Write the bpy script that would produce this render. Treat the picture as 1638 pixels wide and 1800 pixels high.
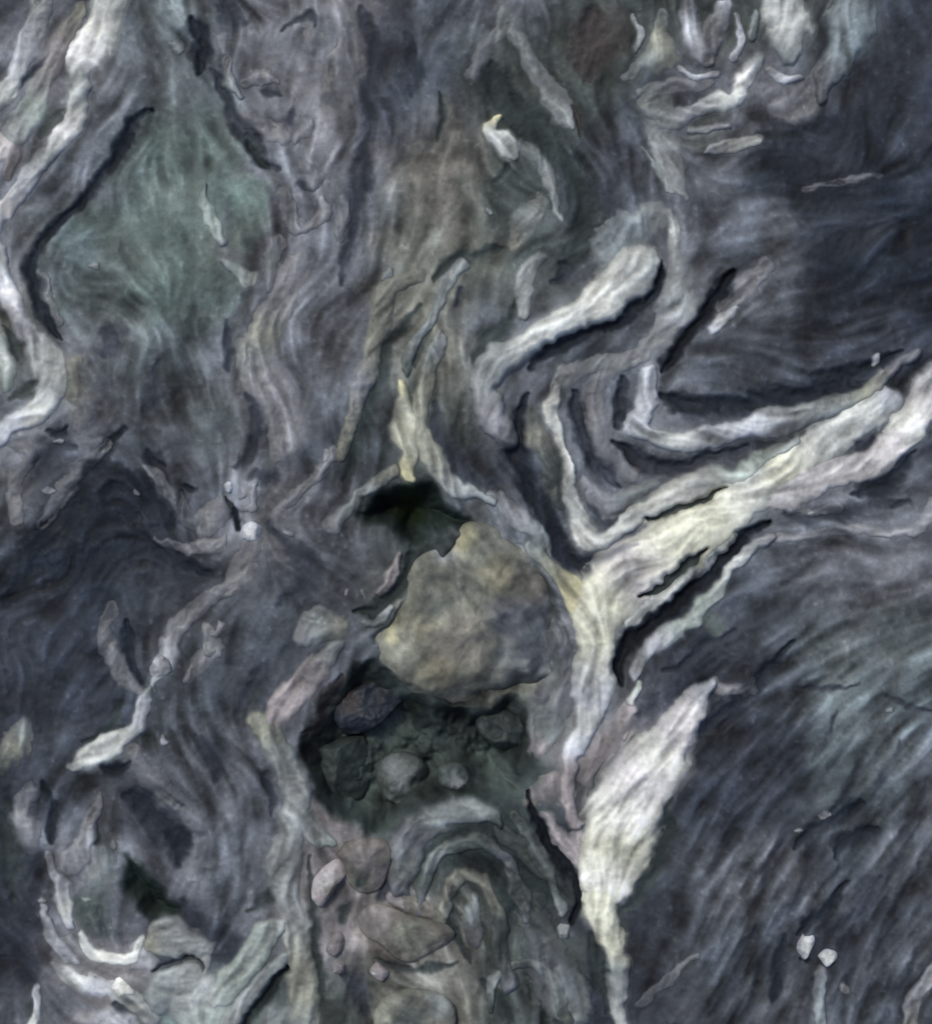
import bpy, math
import numpy as np

# ------------------------------------------------------------------ camera, sky, sun, exposure
S = 0.0005                      # metres per map unit; the outcrop is surveyed on a 1638 x 1800 map
MW, MH = 1638, 1800
scene = bpy.context.scene
for o in list(bpy.data.objects):
    bpy.data.objects.remove(o)
col = scene.collection

cam_d = bpy.data.cameras.new('camera')
cam_d.sensor_fit = 'VERTICAL'
cam_d.sensor_height = 36.0
cam_d.lens = 85.0
CAM_H = (MH * S / 2) / (18.0 / 85.0)
cam_d.clip_start = 0.05
cam_d.clip_end = 100.0
cam_d.dof.use_dof = True
cam_d.dof.focus_distance = CAM_H * 0.90
cam_d.dof.aperture_fstop = 9.0
cam = bpy.data.objects.new('camera', cam_d)
cam.location = (0, 0, CAM_H)
col.objects.link(cam)
scene.camera = cam

SUN_EL, SUN_AZ = math.radians(58), math.radians(128)     # azimuth measured from +x, towards the upper left
world = bpy.data.worlds.new('World')
scene.world = world
world.use_nodes = True
wn = world.node_tree
sky = wn.nodes.new('ShaderNodeTexSky')
sky.sky_type = 'NISHITA'
sky.sun_disc = False
sky.sun_elevation = SUN_EL
sky.sun_rotation = math.pi / 2 - SUN_AZ
sky.air_density = 1.0
sky.dust_density = 4.0
bg = wn.nodes['Background']
bg.inputs['Strength'].default_value = 0.12
wn.links.new(sky.outputs['Color'], bg.inputs['Color'])

sun_d = bpy.data.lights.new('sun', 'SUN')
sun_d.energy = 1.5
sun_d.angle = math.radians(10)
sun_d.color = (0.95, 1.0, 0.89)
sun = bpy.data.objects.new('sun', sun_d)
sun.location = (-1.5, 2, 4)
sun.rotation_euler = (math.pi / 2 - SUN_EL, 0, SUN_AZ + math.pi / 2)
col.objects.link(sun)

scene.view_settings.view_transform = 'Standard'
scene.view_settings.look = 'None'
scene.view_settings.gamma = 1.0
scene.view_settings.use_curve_mapping = False
scene.view_settings.exposure = -0.08
ALB = 1.0

# ------------------------------------------------------------------ helpers
def lin(c):
    c = np.asarray(c, dtype=np.float64) / 255.0
    return np.where(c <= 0.04045, c / 12.92, ((c + 0.055) / 1.055) ** 2.4)

_rng = np.random.RandomState(7)
TAB = _rng.rand(32, 256, 256)

def vnoise(x, y, seed=0):
    t = TAB[seed % 32]
    xi = np.floor(x).astype(np.int64); yi = np.floor(y).astype(np.int64)
    fx = x - xi; fy = y - yi
    fx = fx * fx * fx * (fx * (fx * 6 - 15) + 10); fy = fy * fy * fy * (fy * (fy * 6 - 15) + 10)
    x0 = xi & 255; x1 = (xi + 1) & 255; y0 = yi & 255; y1 = (yi + 1) & 255
    return (t[x0, y0] * (1 - fx) + t[x1, y0] * fx) * (1 - fy) + (t[x0, y1] * (1 - fx) + t[x1, y1] * fx) * fy

def fbm(x, y, scale, seed=0, octs=4, gain=0.5):
    s = np.zeros(np.shape(x)); a = 1.0; tot = 0
    for k in range(octs):
        s = s + a * (vnoise(x / scale * 2 ** k + 13.7 * k + seed * 5.1, y / scale * 2 ** k + 7.3 * k - seed * 3.3, seed + k) - 0.5)
        tot += a; a *= gain
    return s / tot * 2

def smooth(a, b, x):
    t = np.clip((x - a) / (b - a), 0, 1)
    return t * t * (3 - 2 * t)

def spline(pts, step=4.0):
    P = np.array(pts, dtype=np.float64)
    if len(P) == 1:
        return P
    P = np.vstack([2 * P[0] - P[1], P, 2 * P[-1] - P[-2]])
    out = []
    for i in range(1, len(P) - 2):
        p0, p1, p2, p3 = P[i - 1], P[i], P[i + 1], P[i + 2]
        n = max(2, int(np.hypot(*(p2 - p1)[:2]) / step))
        t = np.linspace(0, 1, n, endpoint=False)[:, None]
        q = 0.5 * ((2 * p1) + (-p0 + p2) * t + (2 * p0 - 5 * p1 + 4 * p2 - p3) * t ** 2 + (-p0 + 3 * p1 - 3 * p2 + p3) * t ** 3)
        q[:, 2:] = p1[2:] * (1 - t) + p2[2:] * t
        out.append(q)
    out.append(P[-2][None])
    return np.vstack(out)

# ------------------------------------------------------------------ the colours of the rock, and of the shade painted into hollows
K = dict(
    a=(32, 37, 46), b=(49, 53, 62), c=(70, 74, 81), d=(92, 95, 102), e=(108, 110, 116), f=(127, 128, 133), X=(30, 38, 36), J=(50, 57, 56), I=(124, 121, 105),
    g=(98, 111, 109), h=(90, 98, 102), i=(111, 112, 105), j=(69, 75, 74), k=(47, 54, 55), l=(110, 107, 102), m=(124, 120, 122),
    W=(212, 213, 207), C=(196, 196, 180), Y=(190, 186, 154), P=(198, 195, 197), L=(172, 175, 183), G=(138, 142, 144),
    E=(154, 164, 160), O=(136, 138, 128), T=(120, 126, 128), S=(188, 191, 189), N=(20, 24, 31), M=(32, 44, 26), B=(62, 58, 58),
    R=(154, 147, 150), U=(122, 132, 138), Q=(232, 232, 232), Z=(112, 138, 126))

rows = [
 'dcheecdjjjcb',
 'eehdecjjdebb',
 'ddgedljbddab',
 'dggddijcddba',
 'idhedidcdcbb',
 'edcecjcddbbb',
 'cbcedkdcdddd',
 'bbccciidbcdd',
 'bbccdkidbchh',
 'bccddkkmbbhd',
 'beddmkkbcccc',
 'bebdmljbccbc',
 'ceggjljbcccc']

# ------------------------------------------------------------------ veins that stand out of the rock: (name, label, relief mm, [(x, y, width, colour)])
V = []
def vein(name, label, h, *pts):
    V.append((name, label, h * .5 if name == 'grey_band' else h, pts))

q = 'quartz_vein'
vein(q, 'bright white vein bending down the left edge from the top', 7, (196,-40,51,'W'),(190,10,51,'S'),(176,55,55,'W'),(152,105,55,'Q'),(143,140,31,'G'),(137,190,29,'S'),(118,235,37,'Q'),(85,275,31,'G'),(45,325,33,'L'),(15,370,33,'P'),(-4,405,31,'L'),(-2,450,26,'G'),(8,490,26,'L'),(20,530,26,'P'),(45,575,33,'L'),(75,615,40,'S'),(95,655,44,'S'),(92,690,40,'G'),(65,725,37,'S'),(30,745,33,'L'),(0,768,31,'L'),(-40,800,29,'L'))
vein(q, 'grey-white vein in the upper left corner', 5, (75,-30,34,'G'),(70,20,34,'G'),(62,65,34,'L'),(38,108,30,'L'),(10,165,34,'S'),(-20,200,30,'G'))
vein(q, None, 4, (142,20,24,'O'),(115,75,34,'m'),(85,130,38,'m'),(62,190,48,'E'),(30,235,44,'G'))
vein(q, None, 4, (-10,250,44,'P'),(22,262,30,'R'),(10,300,22,'m'))
vein(q, None, 5, (-10,605,34,'E'),(4,640,34,'S'),(10,668,34,'E'))
vein(q, None, 4, (357,328,12,'g'),(362,372,18,'E'),(378,398,20,'E'),(396,424,14,'T'))
vein(q, None, 5, (395,455,14,'T'),(418,477,20,'E'),(438,490,28,'S'))
vein('grey_band', None, 5, (600,-30,34,'e'),(606,20,34,'f'),(610,70,40,'f'),(598,120,52,'e'),(585,160,50,'e'))
vein('grey_band', None, 4, (535,450,26,'e'),(512,500,40,'f'),(490,545,36,'f'),(462,585,40,'O'),(450,630,46,'G'),(470,670,52,'f'),(500,715,56,'f'),(508,770,46,'f'),(490,800,26,'e'))
# the pointed fold at the top
vein('grey_band', None, 4, (895,30,34,'T'),(872,58,24,'T'),(848,85,20,'e'),(828,130,22,'e'))
vein('grey_band', 'thin pale blade beside the pointed fold', 5, (898,60,18,'T'),(930,110,22,'G'),(960,155,30,'G'),(985,195,36,'G'),(1000,222,10,'G'))
vein('quartz_fleck', None, 6, (872,205,14,'Y'),(862,238,22,'S'),(885,250,34,'S'),(906,266,16,'G'))
vein('grey_band', None, 4, (915,255,16,'T'),(938,275,28,'T'),(962,310,22,'G'),(972,345,14,'T'),(986,385,16,'G'))
vein('grey_band', None, 4, (958,350,28,'j'),(928,385,38,'T'),(905,422,26,'i'))
vein(q, 'short pale wedge under the pointed fold', 5, (950,448,26,'T'),(928,480,38,'G'),(920,515,32,'G'),(912,555,14,'G'))
# upper right
vein('grey_band', None, 4, (1168,25,18,'T'),(1150,60,18,'O'),(1162,92,48,'O'),(1130,108,22,'T'),(1102,132,14,'T'))
vein(q, 'bright hook of quartz in the upper right', 6, (1330,100,20,'G'),(1312,140,30,'Q'),(1290,172,26,'S'),(1260,184,30,'S'),(1215,198,22,'L'),(1178,208,30,'G'),(1150,185,40,'T'))
vein('grey_band', None, 4, (1160,215,36,'T'),(1168,250,34,'G'),(1172,285,28,'G'),(1186,318,24,'G'),(1198,345,10,'G'))
vein('pale_lobe', 'white knobbly lobe at the top right edge', 9, (1378,-20,50,'G'),(1378,15,64,'S'),(1384,45,66,'S'),(1384,80,46,'G'),(1380,100,24,'T'))
vein('pale_lobe', 'smooth blue-green lobe at the top right edge', 9, (1510,-10,60,'h'),(1500,30,76,'U'),(1492,70,66,'U'),(1468,105,44,'U'),(1445,140,36,'e'),(1440,165,20,'e'))
vein('pale_lobe', 'lilac-grey tooth-shaped lobe at the top right', 7, (1212,10,20,'e'),(1212,45,30,'L'),(1228,75,44,'f'),(1240,110,20,'f'))
vein('pale_lobe', None, 7, (1268,10,24,'L'),(1260,45,30,'f'),(1248,80,26,'f'))
vein('pale_lobe', None, 6, (1330,20,18,'T'),(1322,60,18,'T'))
vein(q, None, 4, (1290,20,10,'f'),(1300,60,16,'L'),(1290,100,14,'f'))
vein(q, None, 4, (1195,120,10,'f'),(1215,135,14,'L'),(1260,138,12,'f'))
vein(q, None, 4, (1345,120,10,'f'),(1370,135,18,'L'),(1400,130,12,'f'))
vein(q, None, 4, (1205,225,10,'T'),(1240,232,14,'G'),(1275,222,10,'f'))
vein(q, None, 4, (1105,30,10,'T'),(1120,60,14,'G'),(1110,90,10,'T'))
vein('grey_band', None, 3, (1132,262,6,'T'),(1158,303,10,'T'),(1180,338,8,'G'))
vein('grey_band', None, 3, (1135,165,18,'T'),(1185,148,24,'f'),(1240,150,18,'f'))
vein(q, 'short bright streak alone in dark rock, upper right', 5, (1252,268,16,'L'),(1288,258,24,'S'),(1336,243,18,'S'))
vein('grey_band', None, 4, (1350,160,28,'e'),(1400,180,54,'f'),(1440,140,42,'e'))
vein('grey_band', None, 2, (1415,332,8,'e'),(1470,325,12,'e'),(1545,306,8,'d'))
# knob and its rim
vein('grey_band', 'blue-grey cap above the cream knob', 5, (1160,378,34,'G'),(1110,395,54,'U'),(1078,430,56,'U'),(1060,470,40,'T'))
vein(q, 'cream knob tapering into a long vein', 17, (1132,462,52,'S'),(1100,488,80,'S'),(1062,525,73,'W'),(1020,550,56,'S'),(975,575,45,'S'),(930,605,48,'S'),(890,630,56,'G'),(862,655,50,'G'),(852,690,39,'G'),(868,730,50,'f'),(890,770,37,'e'))
vein('grey_band', None, 6, (1170,372,18,'G'),(1184,400,18,'S'),(1182,445,20,'G'),(1188,490,46,'G'),(1190,530,70,'G'),(1182,565,64,'L'),(1155,598,44,'G'),(1120,625,26,'f'),(1060,640,26,'T'),(1005,652,24,'f'),(978,672,20,'T'))
vein(q, None, 5, (1252,582,24,'L'),(1272,565,28,'S'),(1290,550,18,'L'))
vein('grey_band', None, 3, (1265,545,16,'e'),(1310,515,30,'f'),(1345,470,20,'e'))
# nested fold
vein(q, 'outer white arc of the nested fold', 9, (976,678,16,'S'),(968,715,20,'W'),(975,760,18,'S'),(990,805,16,'W'),(1004,850,18,'S'),(1012,895,34,'S'),(1026,935,42,'W'),(1060,946,32,'S'),(1100,920,20,'S'),(1145,893,30,'W'),(1185,868,42,'W'),(1235,848,38,'S'),(1290,835,28,'E'),(1345,805,20,'E'),(1400,775,16,'G'))
vein('grey_band', None, 4, (1062,650,26,'e'),(1045,685,38,'e'),(1045,725,44,'f'),(1062,770,44,'e'),(1090,810,32,'e'),(1112,842,14,'f'))
vein('grey_band', None, 4, (1030,850,18,'e'),(1062,890,40,'f'),(1100,885,40,'T'),(1140,865,34,'T'))
vein('grey_band', None, 4, (935,720,20,'j'),(945,770,34,'i'),(965,820,30,'j'),(985,880,20,'j'))
vein(q, 'inner white hook of the nested fold', 9, (1143,652,26,'L'),(1140,690,38,'L'),(1130,722,28,'L'),(1115,748,38,'L'),(1145,768,32,'G'),(1195,774,34,'S'),(1255,766,36,'L'),(1330,748,44,'L'),(1400,735,42,'G'),(1470,712,36,'T'),(1525,688,30,'O'),(1570,650,20,'e'),(1610,615,14,'d'))
# the great diagonal vein
vein(q, 'great cream vein running diagonally to a fork', 10, (1560,695,34,'L'),(1535,718,55,'S'),(1495,750,57,'S'),(1440,782,53,'S'),(1380,822,67,'C'),(1320,862,76,'W'),(1250,910,90,'C'),(1180,962,101,'C'),(1115,1010,106,'P'),(1066,1044,97,'C'),(1046,1082,74,'C'),(1048,1130,55,'C'),(1046,1180,60,'S'),(1040,1225,51,'L'),(1028,1270,32,'S'),(1010,1312,28,'L'),(1000,1350,23,'R'),(1003,1400,21,'R'),(1014,1445,23,'R'))
vein(q, 'pinkish white upper prong at the right edge', 9, (1660,650,48,'L'),(1625,705,62,'P'),(1598,748,62,'W'),(1570,785,50,'P'),(1522,818,46,'P'),(1470,826,53,'P'),(1420,840,55,'P'),(1372,868,55,'P'))
vein(q, 'pale left arm of the great vein beside the cobble', 7, (925,955,16,'T'),(962,985,26,'O'),(998,1025,40,'Y'),(1020,1065,40,'Y'),(1035,1110,24,'C'))
vein(q, None, 5, (1290,945,16,'O'),(1262,980,24,'G'),(1220,1015,22,'G'),(1172,1045,24,'S'),(1140,1062,30,'S'),(1112,1090,24,'S'))
vein(q, 'thin white band outside the great vein', 6, (1350,943,12,'f'),(1312,965,20,'G'),(1285,1002,22,'S'),(1250,1050,24,'E'),(1202,1095,28,'E'),(1155,1130,26,'L'),(1128,1165,26,'G'),(1112,1200,16,'L'))
vein('grey_band', None, 3, (1345,946,12,'f'),(1420,945,18,'e'),(1500,930,16,'f'),(1560,936,15,'f'),(1608,930,18,'f'),(1640,895,34,'L'))
vein(q, None, 5, (1124,1210,14,'E'),(1103,1240,17,'S'))
vein('grey_band', None, 3, (1368,898,14,'f'),(1400,885,20,'e'),(1428,900,18,'f'),(1470,890,16,'e'))
vein('grey_band', None, 3, (860,875,22,'T'),(905,905,24,'f'),(945,940,20,'T'),(985,990,14,'T'))
# right lower vein
vein(q, 'broad white vein swelling in the middle, lower right', 10, (1252,1198,20,'L'),(1238,1215,30,'L'),(1215,1250,48,'P'),(1185,1292,72,'P'),(1158,1330,90,'W'),(1122,1372,112,'P'),(1096,1432,114,'W'),(1082,1490,112,'C'),(1062,1540,94,'W'),(1050,1580,58,'C'),(1068,1622,54,'C'),(1084,1670,40,'C'),(1086,1705,28,'T'),(1085,1750,30,'G'),(1092,1800,26,'S'),(1100,1850,26,'G'))
vein('grey_band', None, 4, (1258,1198,16,'f'),(1285,1215,26,'f'),(1312,1212,24,'f'),(1322,1195,12,'e'))
vein('grey_band', None, 4, (1098,1258,28,'R'),(1080,1285,42,'m'),(1055,1320,40,'R'),(1030,1360,30,'m'))
vein('grey_band', None, 5, (975,1262,22,'T'),(960,1288,44,'T'),(945,1312,30,'R'))
vein('grey_band', None, 5, (975,1368,26,'R'),(955,1390,52,'m'),(935,1408,30,'l'))
vein('grey_band', None, 5, (885,952,16,'e'),(935,985,24,'T'),(978,1040,26,'d'),(1000,1105,28,'e'),(1004,1165,34,'d'),(990,1225,40,'e'),(965,1265,34,'T'))
vein('grey_band', None, 5, (955,1090,12,'d'),(975,1140,22,'c'),(972,1185,26,'T'),(955,1225,28,'d'))
vein('grey_band', None, 4, (968,1440,26,'m'),(985,1475,34,'R'),(1010,1500,38,'R'),(1020,1470,30,'R'))
vein('grey_band', None, 2, (1232,1675,8,'e'),(1205,1700,12,'f'),(1180,1720,14,'e'),(1130,1765,14,'d'))
vein(q, None, 4, (1446,1700,14,'e'),(1442,1740,18,'U'),(1440,1800,20,'T'),(1440,1850,20,'T'))
vein(q, None, 5, (1650,1700,28,'L'),(1625,1735,28,'L'),(1610,1765,24,'L'),(1604,1810,22,'O'),(1600,1850,22,'O'))
# left lower
vein('grey_band', None, 4, (442,960,24,'f'),(432,990,32,'f'),(418,1020,26,'f'),(390,1042,20,'e'),(350,1068,20,'e'),(315,1100,28,'e'),(310,1130,26,'e'))
vein('grey_band', None, 3, (400,955,16,'f'),(360,962,18,'f'),(320,966,16,'f'),(275,945,12,'c'))
vein('grey_band', None, 3, (365,1105,14,'f'),(372,1140,30,'f'),(350,1175,26,'e'),(330,1195,18,'e'))
vein('grey_band', 'speckled lilac chain running down from the white chip', 5, (446,945,16,'f'),(436,985,24,'f'),(418,1022,22,'f'),(380,1052,16,'e'),(340,1085,20,'f'),(312,1125,24,'f'),(288,1168,30,'L'),(264,1208,20,'G'))
vein('quartz_fleck', None, 4, (380,1112,10,'f'),(388,1100,12,'L'))
vein('quartz_fleck', None, 4, (290,1300,10,'f'),(288,1306,12,'L'))
vein(q, 'small forked white vein, lower left', 6, (262,1205,14,'T'),(252,1228,30,'L'),(244,1258,26,'L'),(222,1288,24,'S'),(185,1312,44,'S'),(155,1332,40,'S'),(132,1350,18,'G'))
vein('grey_band', None, 3, (195,1075,20,'d'),(188,1115,30,'e'),(200,1160,30,'e'),(225,1198,22,'e'),(250,1220,14,'f'))
vein('grey_band', None, 3, (228,1320,26,'e'),(255,1360,28,'e'),(300,1410,36,'d'),(345,1450,40,'d'))
vein('grey_band', None, 3, (45,1275,30,'T'),(28,1310,44,'O'),(0,1350,30,'j'))
vein('grey_band', None, 3, (60,1390,20,'d'),(38,1430,34,'f'),(55,1470,44,'e'))
vein(q, None, 4, (175,1405,14,'f'),(162,1435,24,'f'),(148,1475,30,'L'),(130,1515,36,'f'))
vein(q, None, 4, (88,1500,14,'f'),(104,1550,22,'L'),(115,1595,28,'S'),(122,1625,14,'L'))
vein('grey_band', None, 3, (185,1490,16,'h'),(180,1540,44,'T'),(165,1590,64,'g'),(175,1630,40,'h'))
vein('grey_band', 'lilac-grey mass in the lower left corner', 4, (120,1650,18,'f'),(130,1690,50,'f'),(190,1725,84,'m'),(245,1705,60,'f'),(235,1670,22,'L'))
vein(q, None, 4, (62,1745,16,'L'),(62,1785,18,'S'),(64,1840,18,'L'))
vein(q, None, 4, (140,1640,14,'S'),(150,1672,22,'S'),(185,1690,22,'W'),(225,1690,20,'S'),(240,1660,14,'S'))
vein(q, None, 4, (100,1700,14,'f'),(135,1722,26,'S'),(170,1740,30,'L'),(220,1760,26,'S'),(265,1790,30,'G'))
vein(q, None, 4, (150,1790,30,'f'),(210,1800,36,'L'),(250,1830,30,'L'))
vein(q, None, 4, (75,1590,12,'f'),(80,1620,16,'f'),(100,1655,16,'L'),(125,1690,14,'L'))
vein('grey_band', None, 4, (195,1640,20,'h'),(200,1680,24,'f'))
vein('pale_band', 'pale arch at the bottom left', 6, (262,1668,28,'O'),(300,1648,56,'G'),(335,1665,58,'G'),(350,1695,34,'G'))
vein('pale_band', None, 6, (275,1760,50,'T'),(310,1728,66,'G'),(340,1750,90,'G'),(370,1800,84,'E'),(390,1850,80,'E'))
vein('pale_band', 'pale green slanting band at the bottom left', 7, (490,1622,24,'G'),(470,1650,42,'E'),(435,1692,46,'E'),(398,1735,44,'E'),(378,1762,20,'G'))
vein('pale_band', None, 6, (508,1680,18,'T'),(470,1720,30,'T'),(430,1762,30,'G'),(395,1810,34,'G'))
vein('pale_band', 'long grey-green vertical band left of the hollow', 7, (448,1265,30,'O'),(472,1290,40,'O'),(500,1335,46,'T'),(518,1385,42,'G'),(512,1440,40,'G'),(503,1500,44,'G'),(500,1560,48,'G'),(518,1620,50,'G'),(530,1680,42,'O'),(534,1750,40,'O'),(530,1810,42,'T'),(525,1850,42,'T'))
vein('pale_band', None, 6, (525,1440,26,'T'),(548,1472,36,'G'),(582,1487,16,'E'))
vein('pale_band', None, 5, (470,1840,60,'G'),(500,1800,60,'T'))
vein('pale_band', 'pink-grey slanting band above the dark hollow', 6, (588,1140,22,'T'),(560,1175,36,'m'),(528,1212,44,'R'),(495,1250,44,'R'),(474,1285,28,'R'))
vein('pale_band', None, 5, (536,1118,36,'f'),(560,1100,48,'T'),(592,1106,36,'i'))
vein(q, None, 5, (702,968,10,'m'),(692,992,16,'R'),(685,1018,18,'R'),(670,1042,10,'m'))
vein(q, None, 5, (690,1070,14,'G'),(668,1086,18,'T'),(640,1095,12,'T'))
# ochre stem over the dark hollow
vein('cream_band', 'cream stem ending above the dark green hollow', 6, (700,670,14,'Y'),(706,705,26,'O'),(716,750,40,'C'),(722,790,42,'O'),(714,820,32,'Y'),(724,838,12,'Y'))
vein('pale_band', None, 5, (772,585,12,'G'),(764,620,20,'T'),(752,665,26,'O'),(735,705,22,'O'),(745,760,22,'O'),(770,810,38,'O'),(800,848,36,'G'),(835,872,20,'T'),(870,888,14,'T'))
vein('pale_band', None, 3, (812,465,20,'T'),(780,500,24,'T'),(762,545,20,'T'),(735,600,14,'T'),(710,650,16,'j'))
vein('pale_band', None, 3, (735,480,22,'i'),(690,500,26,'i'),(670,545,24,'i'),(660,610,24,'O'),(632,680,30,'e'),(620,750,20,'i'),(600,800,14,'i'))
vein('pale_band', None, 4, (685,825,18,'i'),(650,860,20,'T'),(615,895,20,'T'),(588,930,24,'e'))
# small grey lumps in the upper left
vein('grey_band', None, 4, (400,110,14,'e'),(405,145,20,'T'),(425,170,14,'e'))
vein('grey_band', None, 4, (440,140,16,'e'),(470,130,22,'f'),(485,145,10,'f'))
vein('grey_band', None, 4, (555,65,20,'f'),(552,95,22,'e'))
vein('grey_band', None, 4, (430,210,22,'e'),(470,230,26,'f'),(500,250,22,'f'))
vein('grey_band', None, 4, (540,205,14,'e'),(545,225,22,'f'),(525,248,20,'f'))
vein('grey_band', None, 4, (545,290,20,'e'),(562,305,26,'e'),(550,330,14,'e'))
vein('grey_band', None, 4, (565,350,14,'f'),(572,370,16,'f'),(550,390,18,'f'),(520,400,16,'e'),(505,350,22,'e'))
vein('grey_band', None, 3, (600,330,20,'d'),(605,370,20,'e'),(590,410,16,'e'))
vein('grey_band', None, 3, (490,430,22,'e'),(478,460,26,'T'),(480,500,16,'e'))
vein('grey_band', None, 3, (80,490,12,'e'),(85,525,14,'T'),(105,560,12,'e'))
vein('grey_band', None, 4, (130,640,20,'i'),(128,690,40,'i'),(148,720,30,'e'),(140,755,14,'e'))
vein('grey_band', None, 3, (20,770,24,'e'),(50,790,30,'e'),(35,830,22,'e'),(30,890,22,'f'),(25,920,14,'f'))
vein('grey_band', None, 3, (185,785,16,'d'),(150,815,24,'e'),(115,860,22,'d'),(80,920,20,'d'))
vein('grey_band', None, 3, (262,820,12,'e'),(275,838,14,'f'),(305,880,24,'d'),(340,920,26,'d'))
vein('grey_band', None, 3, (395,880,26,'e'),(370,915,38,'f'),(360,935,20,'f'))
vein('grey_band', None, 3, (430,870,10,'f'),(450,855,12,'f'),(445,890,16,'f'),(432,895,10,'e'))
vein('grey_band', None, 3, (590,790,14,'f'),(568,820,18,'f'),(535,855,14,'e'),(505,880,14,'e'))
# small bright flecks scattered over the face
for fx, fy, fw, fc in [(1535,640,14,'L'),(945,380,9,'f'),(862,372,10,'T'),(1565,1245,9,'U'),(1455,1430,12,'f'),(1407,1460,9,'f'),(1480,1735,12,'f'),(510,930,11,'f'),(310,80,16,'T'),(165,465,12,'T'),
                       (105,780,9,'f'),(235,865,9,'e'),(90,860,12,'e'),(75,1580,10,'f'),(1372,895,10,'L'),(1425,900,10,'L'),(575,800,9,'f'),(680,480,12,'T'),(665,545,9,'T'),(640,1045,9,'f'),
                       (605,1040,8,'f'),(550,1090,12,'G'),(1560,650,9,'f'),(470,135,12,'f'),(548,220,14,'f'),(1010,1395,9,'R'),(1100,1300,9,'R'),(150,1580,9,'E'),(110,1560,9,'L'),(200,1480,9,'T'),(1180,410,10,'S'),(1560,760,12,'Q'),(1600,720,14,'Q')]:
    a_ = (fx * 7 + fy * 3) % 6
    vein('quartz_fleck', None, 1.2, (fx - fw * .5 * math.cos(a_), fy - fw * .5 * math.sin(a_), fw * .8, fc), (fx, fy, fw * 1.1, fc), (fx + fw * .6 * math.cos(a_), fy + fw * .6 * math.sin(a_), fw * .7, fc))
# arches under the hollow
vein('arched_band', 'grey arch below the dark hollow', 8, (702,1560,26,'d'),(708,1520,44,'T'),(725,1475,50,'d'),(765,1440,44,'T'),(810,1425,42,'T'),(860,1430,30,'T'),(880,1450,16,'j'))
vein('arched_band', None, 4, (735,1600,14,'d'),(738,1550,20,'j'),(760,1510,22,'T'),(800,1480,22,'j'),(845,1480,20,'j'),(885,1510,20,'d'),(910,1560,22,'j'),(925,1620,20,'d'))
vein('arched_band', None, 3, (905,1440,16,'j'),(945,1490,20,'T'),(970,1550,20,'j'),(990,1600,16,'T'))
vein('arched_band', None, 3, (860,1770,14,'j'),(870,1720,18,'T'),(910,1690,18,'j'),(950,1700,20,'T'),(985,1740,20,'T'),(1000,1800,22,'j'))
vein('tan_lens', 'tan fold lens between the pink stone and the olive arch', 4, (690,1575,20,'m'),(720,1590,26,'l'),(760,1600,22,'l'),(780,1620,14,'i'))
vein('arched_band', 'inner olive arch beside the tan stone', 6, (788,1610,16,'i'),(785,1575,22,'i'),(805,1545,26,'i'),(840,1545,22,'i'),(865,1580,22,'i'),(875,1630,24,'j'),(880,1680,26,'j'),(900,1740,24,'d'))
vein('grey_band', None, 4, (835,1585,16,'T'),(832,1620,24,'T'),(840,1655,14,'d'))
vein('grey_band', None, 3, (930,1600,40,'j'),(960,1700,60,'d'),(1000,1750,60,'T'),(1010,1790,40,'T'))
vein('grey_band', None, 3, (880,1460,20,'j'),(930,1500,30,'j'),(960,1540,20,'j'))

# ------------------------------------------------------------------ seams: dark grooves (depth mm, colour, [(x, y, width)])
D = []
def seam(depth, c, *pts):
    n = len(pts) - 1
    D.append((depth * .7, c, [(p[0], p[1], p[2] * (.55 if k in (0, n) and n > 1 else 1.08) * (.8 if c == 'N' else 1)) for k, p in enumerate(pts)]))
seam(6,'a',(268,192,12),(240,212,18),(215,255,16),(180,315,16),(140,360,17),(100,400,20),(70,435,22),(55,475,24),(60,520,20),(85,560,16),(110,600,8))
seam(4,'b',(112,60,8),(80,105,10),(45,145,10),(20,172,8))
seam(4,'j',(110,195,14),(95,215,30),(70,240,18))
seam(7,'a',(335,30,20),(345,60,40),(358,95,30),(352,130,14))
seam(5,'b',(380,10,30),(405,25,60),(440,40,20))
seam(5,'b',(375,120,14),(395,165,16),(420,225,18),(455,262,20),(495,300,18))
seam(6,'k',(430,240,16),(455,270,20),(480,288,14))
seam(4,'b',(500,55,10),(545,30,16),(560,50,10))
seam(3,'b',(512,205,16),(505,220,12)); seam(3,'b',(535,330,18),(548,335,8)); seam(3,'b',(470,160,14),(485,170,8))
seam(3,'b',(640,20,20),(660,90,26),(650,160,24),(645,240,28),(632,330,26),(615,430,22),(600,500,20))
seam(3,'b',(715,70,20),(730,130,24),(720,170,14))
seam(4,'k',(772,165,8),(775,200,12),(772,240,8))
seam(6,'k',(862,110,20),(872,145,44),(905,190,48),(945,225,52),(985,275,50),(1020,340,56),(1030,400,62),(1012,440,50),(985,480,40))
seam(5,'B',(1040,20,40),(1042,80,56),(1035,130,40)); seam(6,'B',(1000,180,8),(1012,205,14),(1025,235,10))
seam(4,'k',(890,285,14),(870,320,10)); seam(4,'j',(890,340,60),(880,380,40))
seam(5,'k',(880,430,14),(830,445,24),(785,465,22),(760,490,14)); seam(5,'k',(735,530,14),(708,570,18),(685,605,18),(672,640,20),(655,690,30),(640,750,36),(620,810,26),(600,850,14))
seam(5,'k',(755,570,10),(745,600,20),(728,640,14)); seam(4,'b',(805,510,14),(800,540,10)); seam(5,'k',(905,520,10),(895,550,14),(870,590,24),(842,620,20),(838,650,10))
seam(5,'b',(985,460,14),(1000,482,24),(970,500,12))
seam(4,'b',(760,700,18),(775,760,30),(815,820,34),(860,850,24)); seam(3,'b',(900,800,30),(880,840,26))
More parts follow.
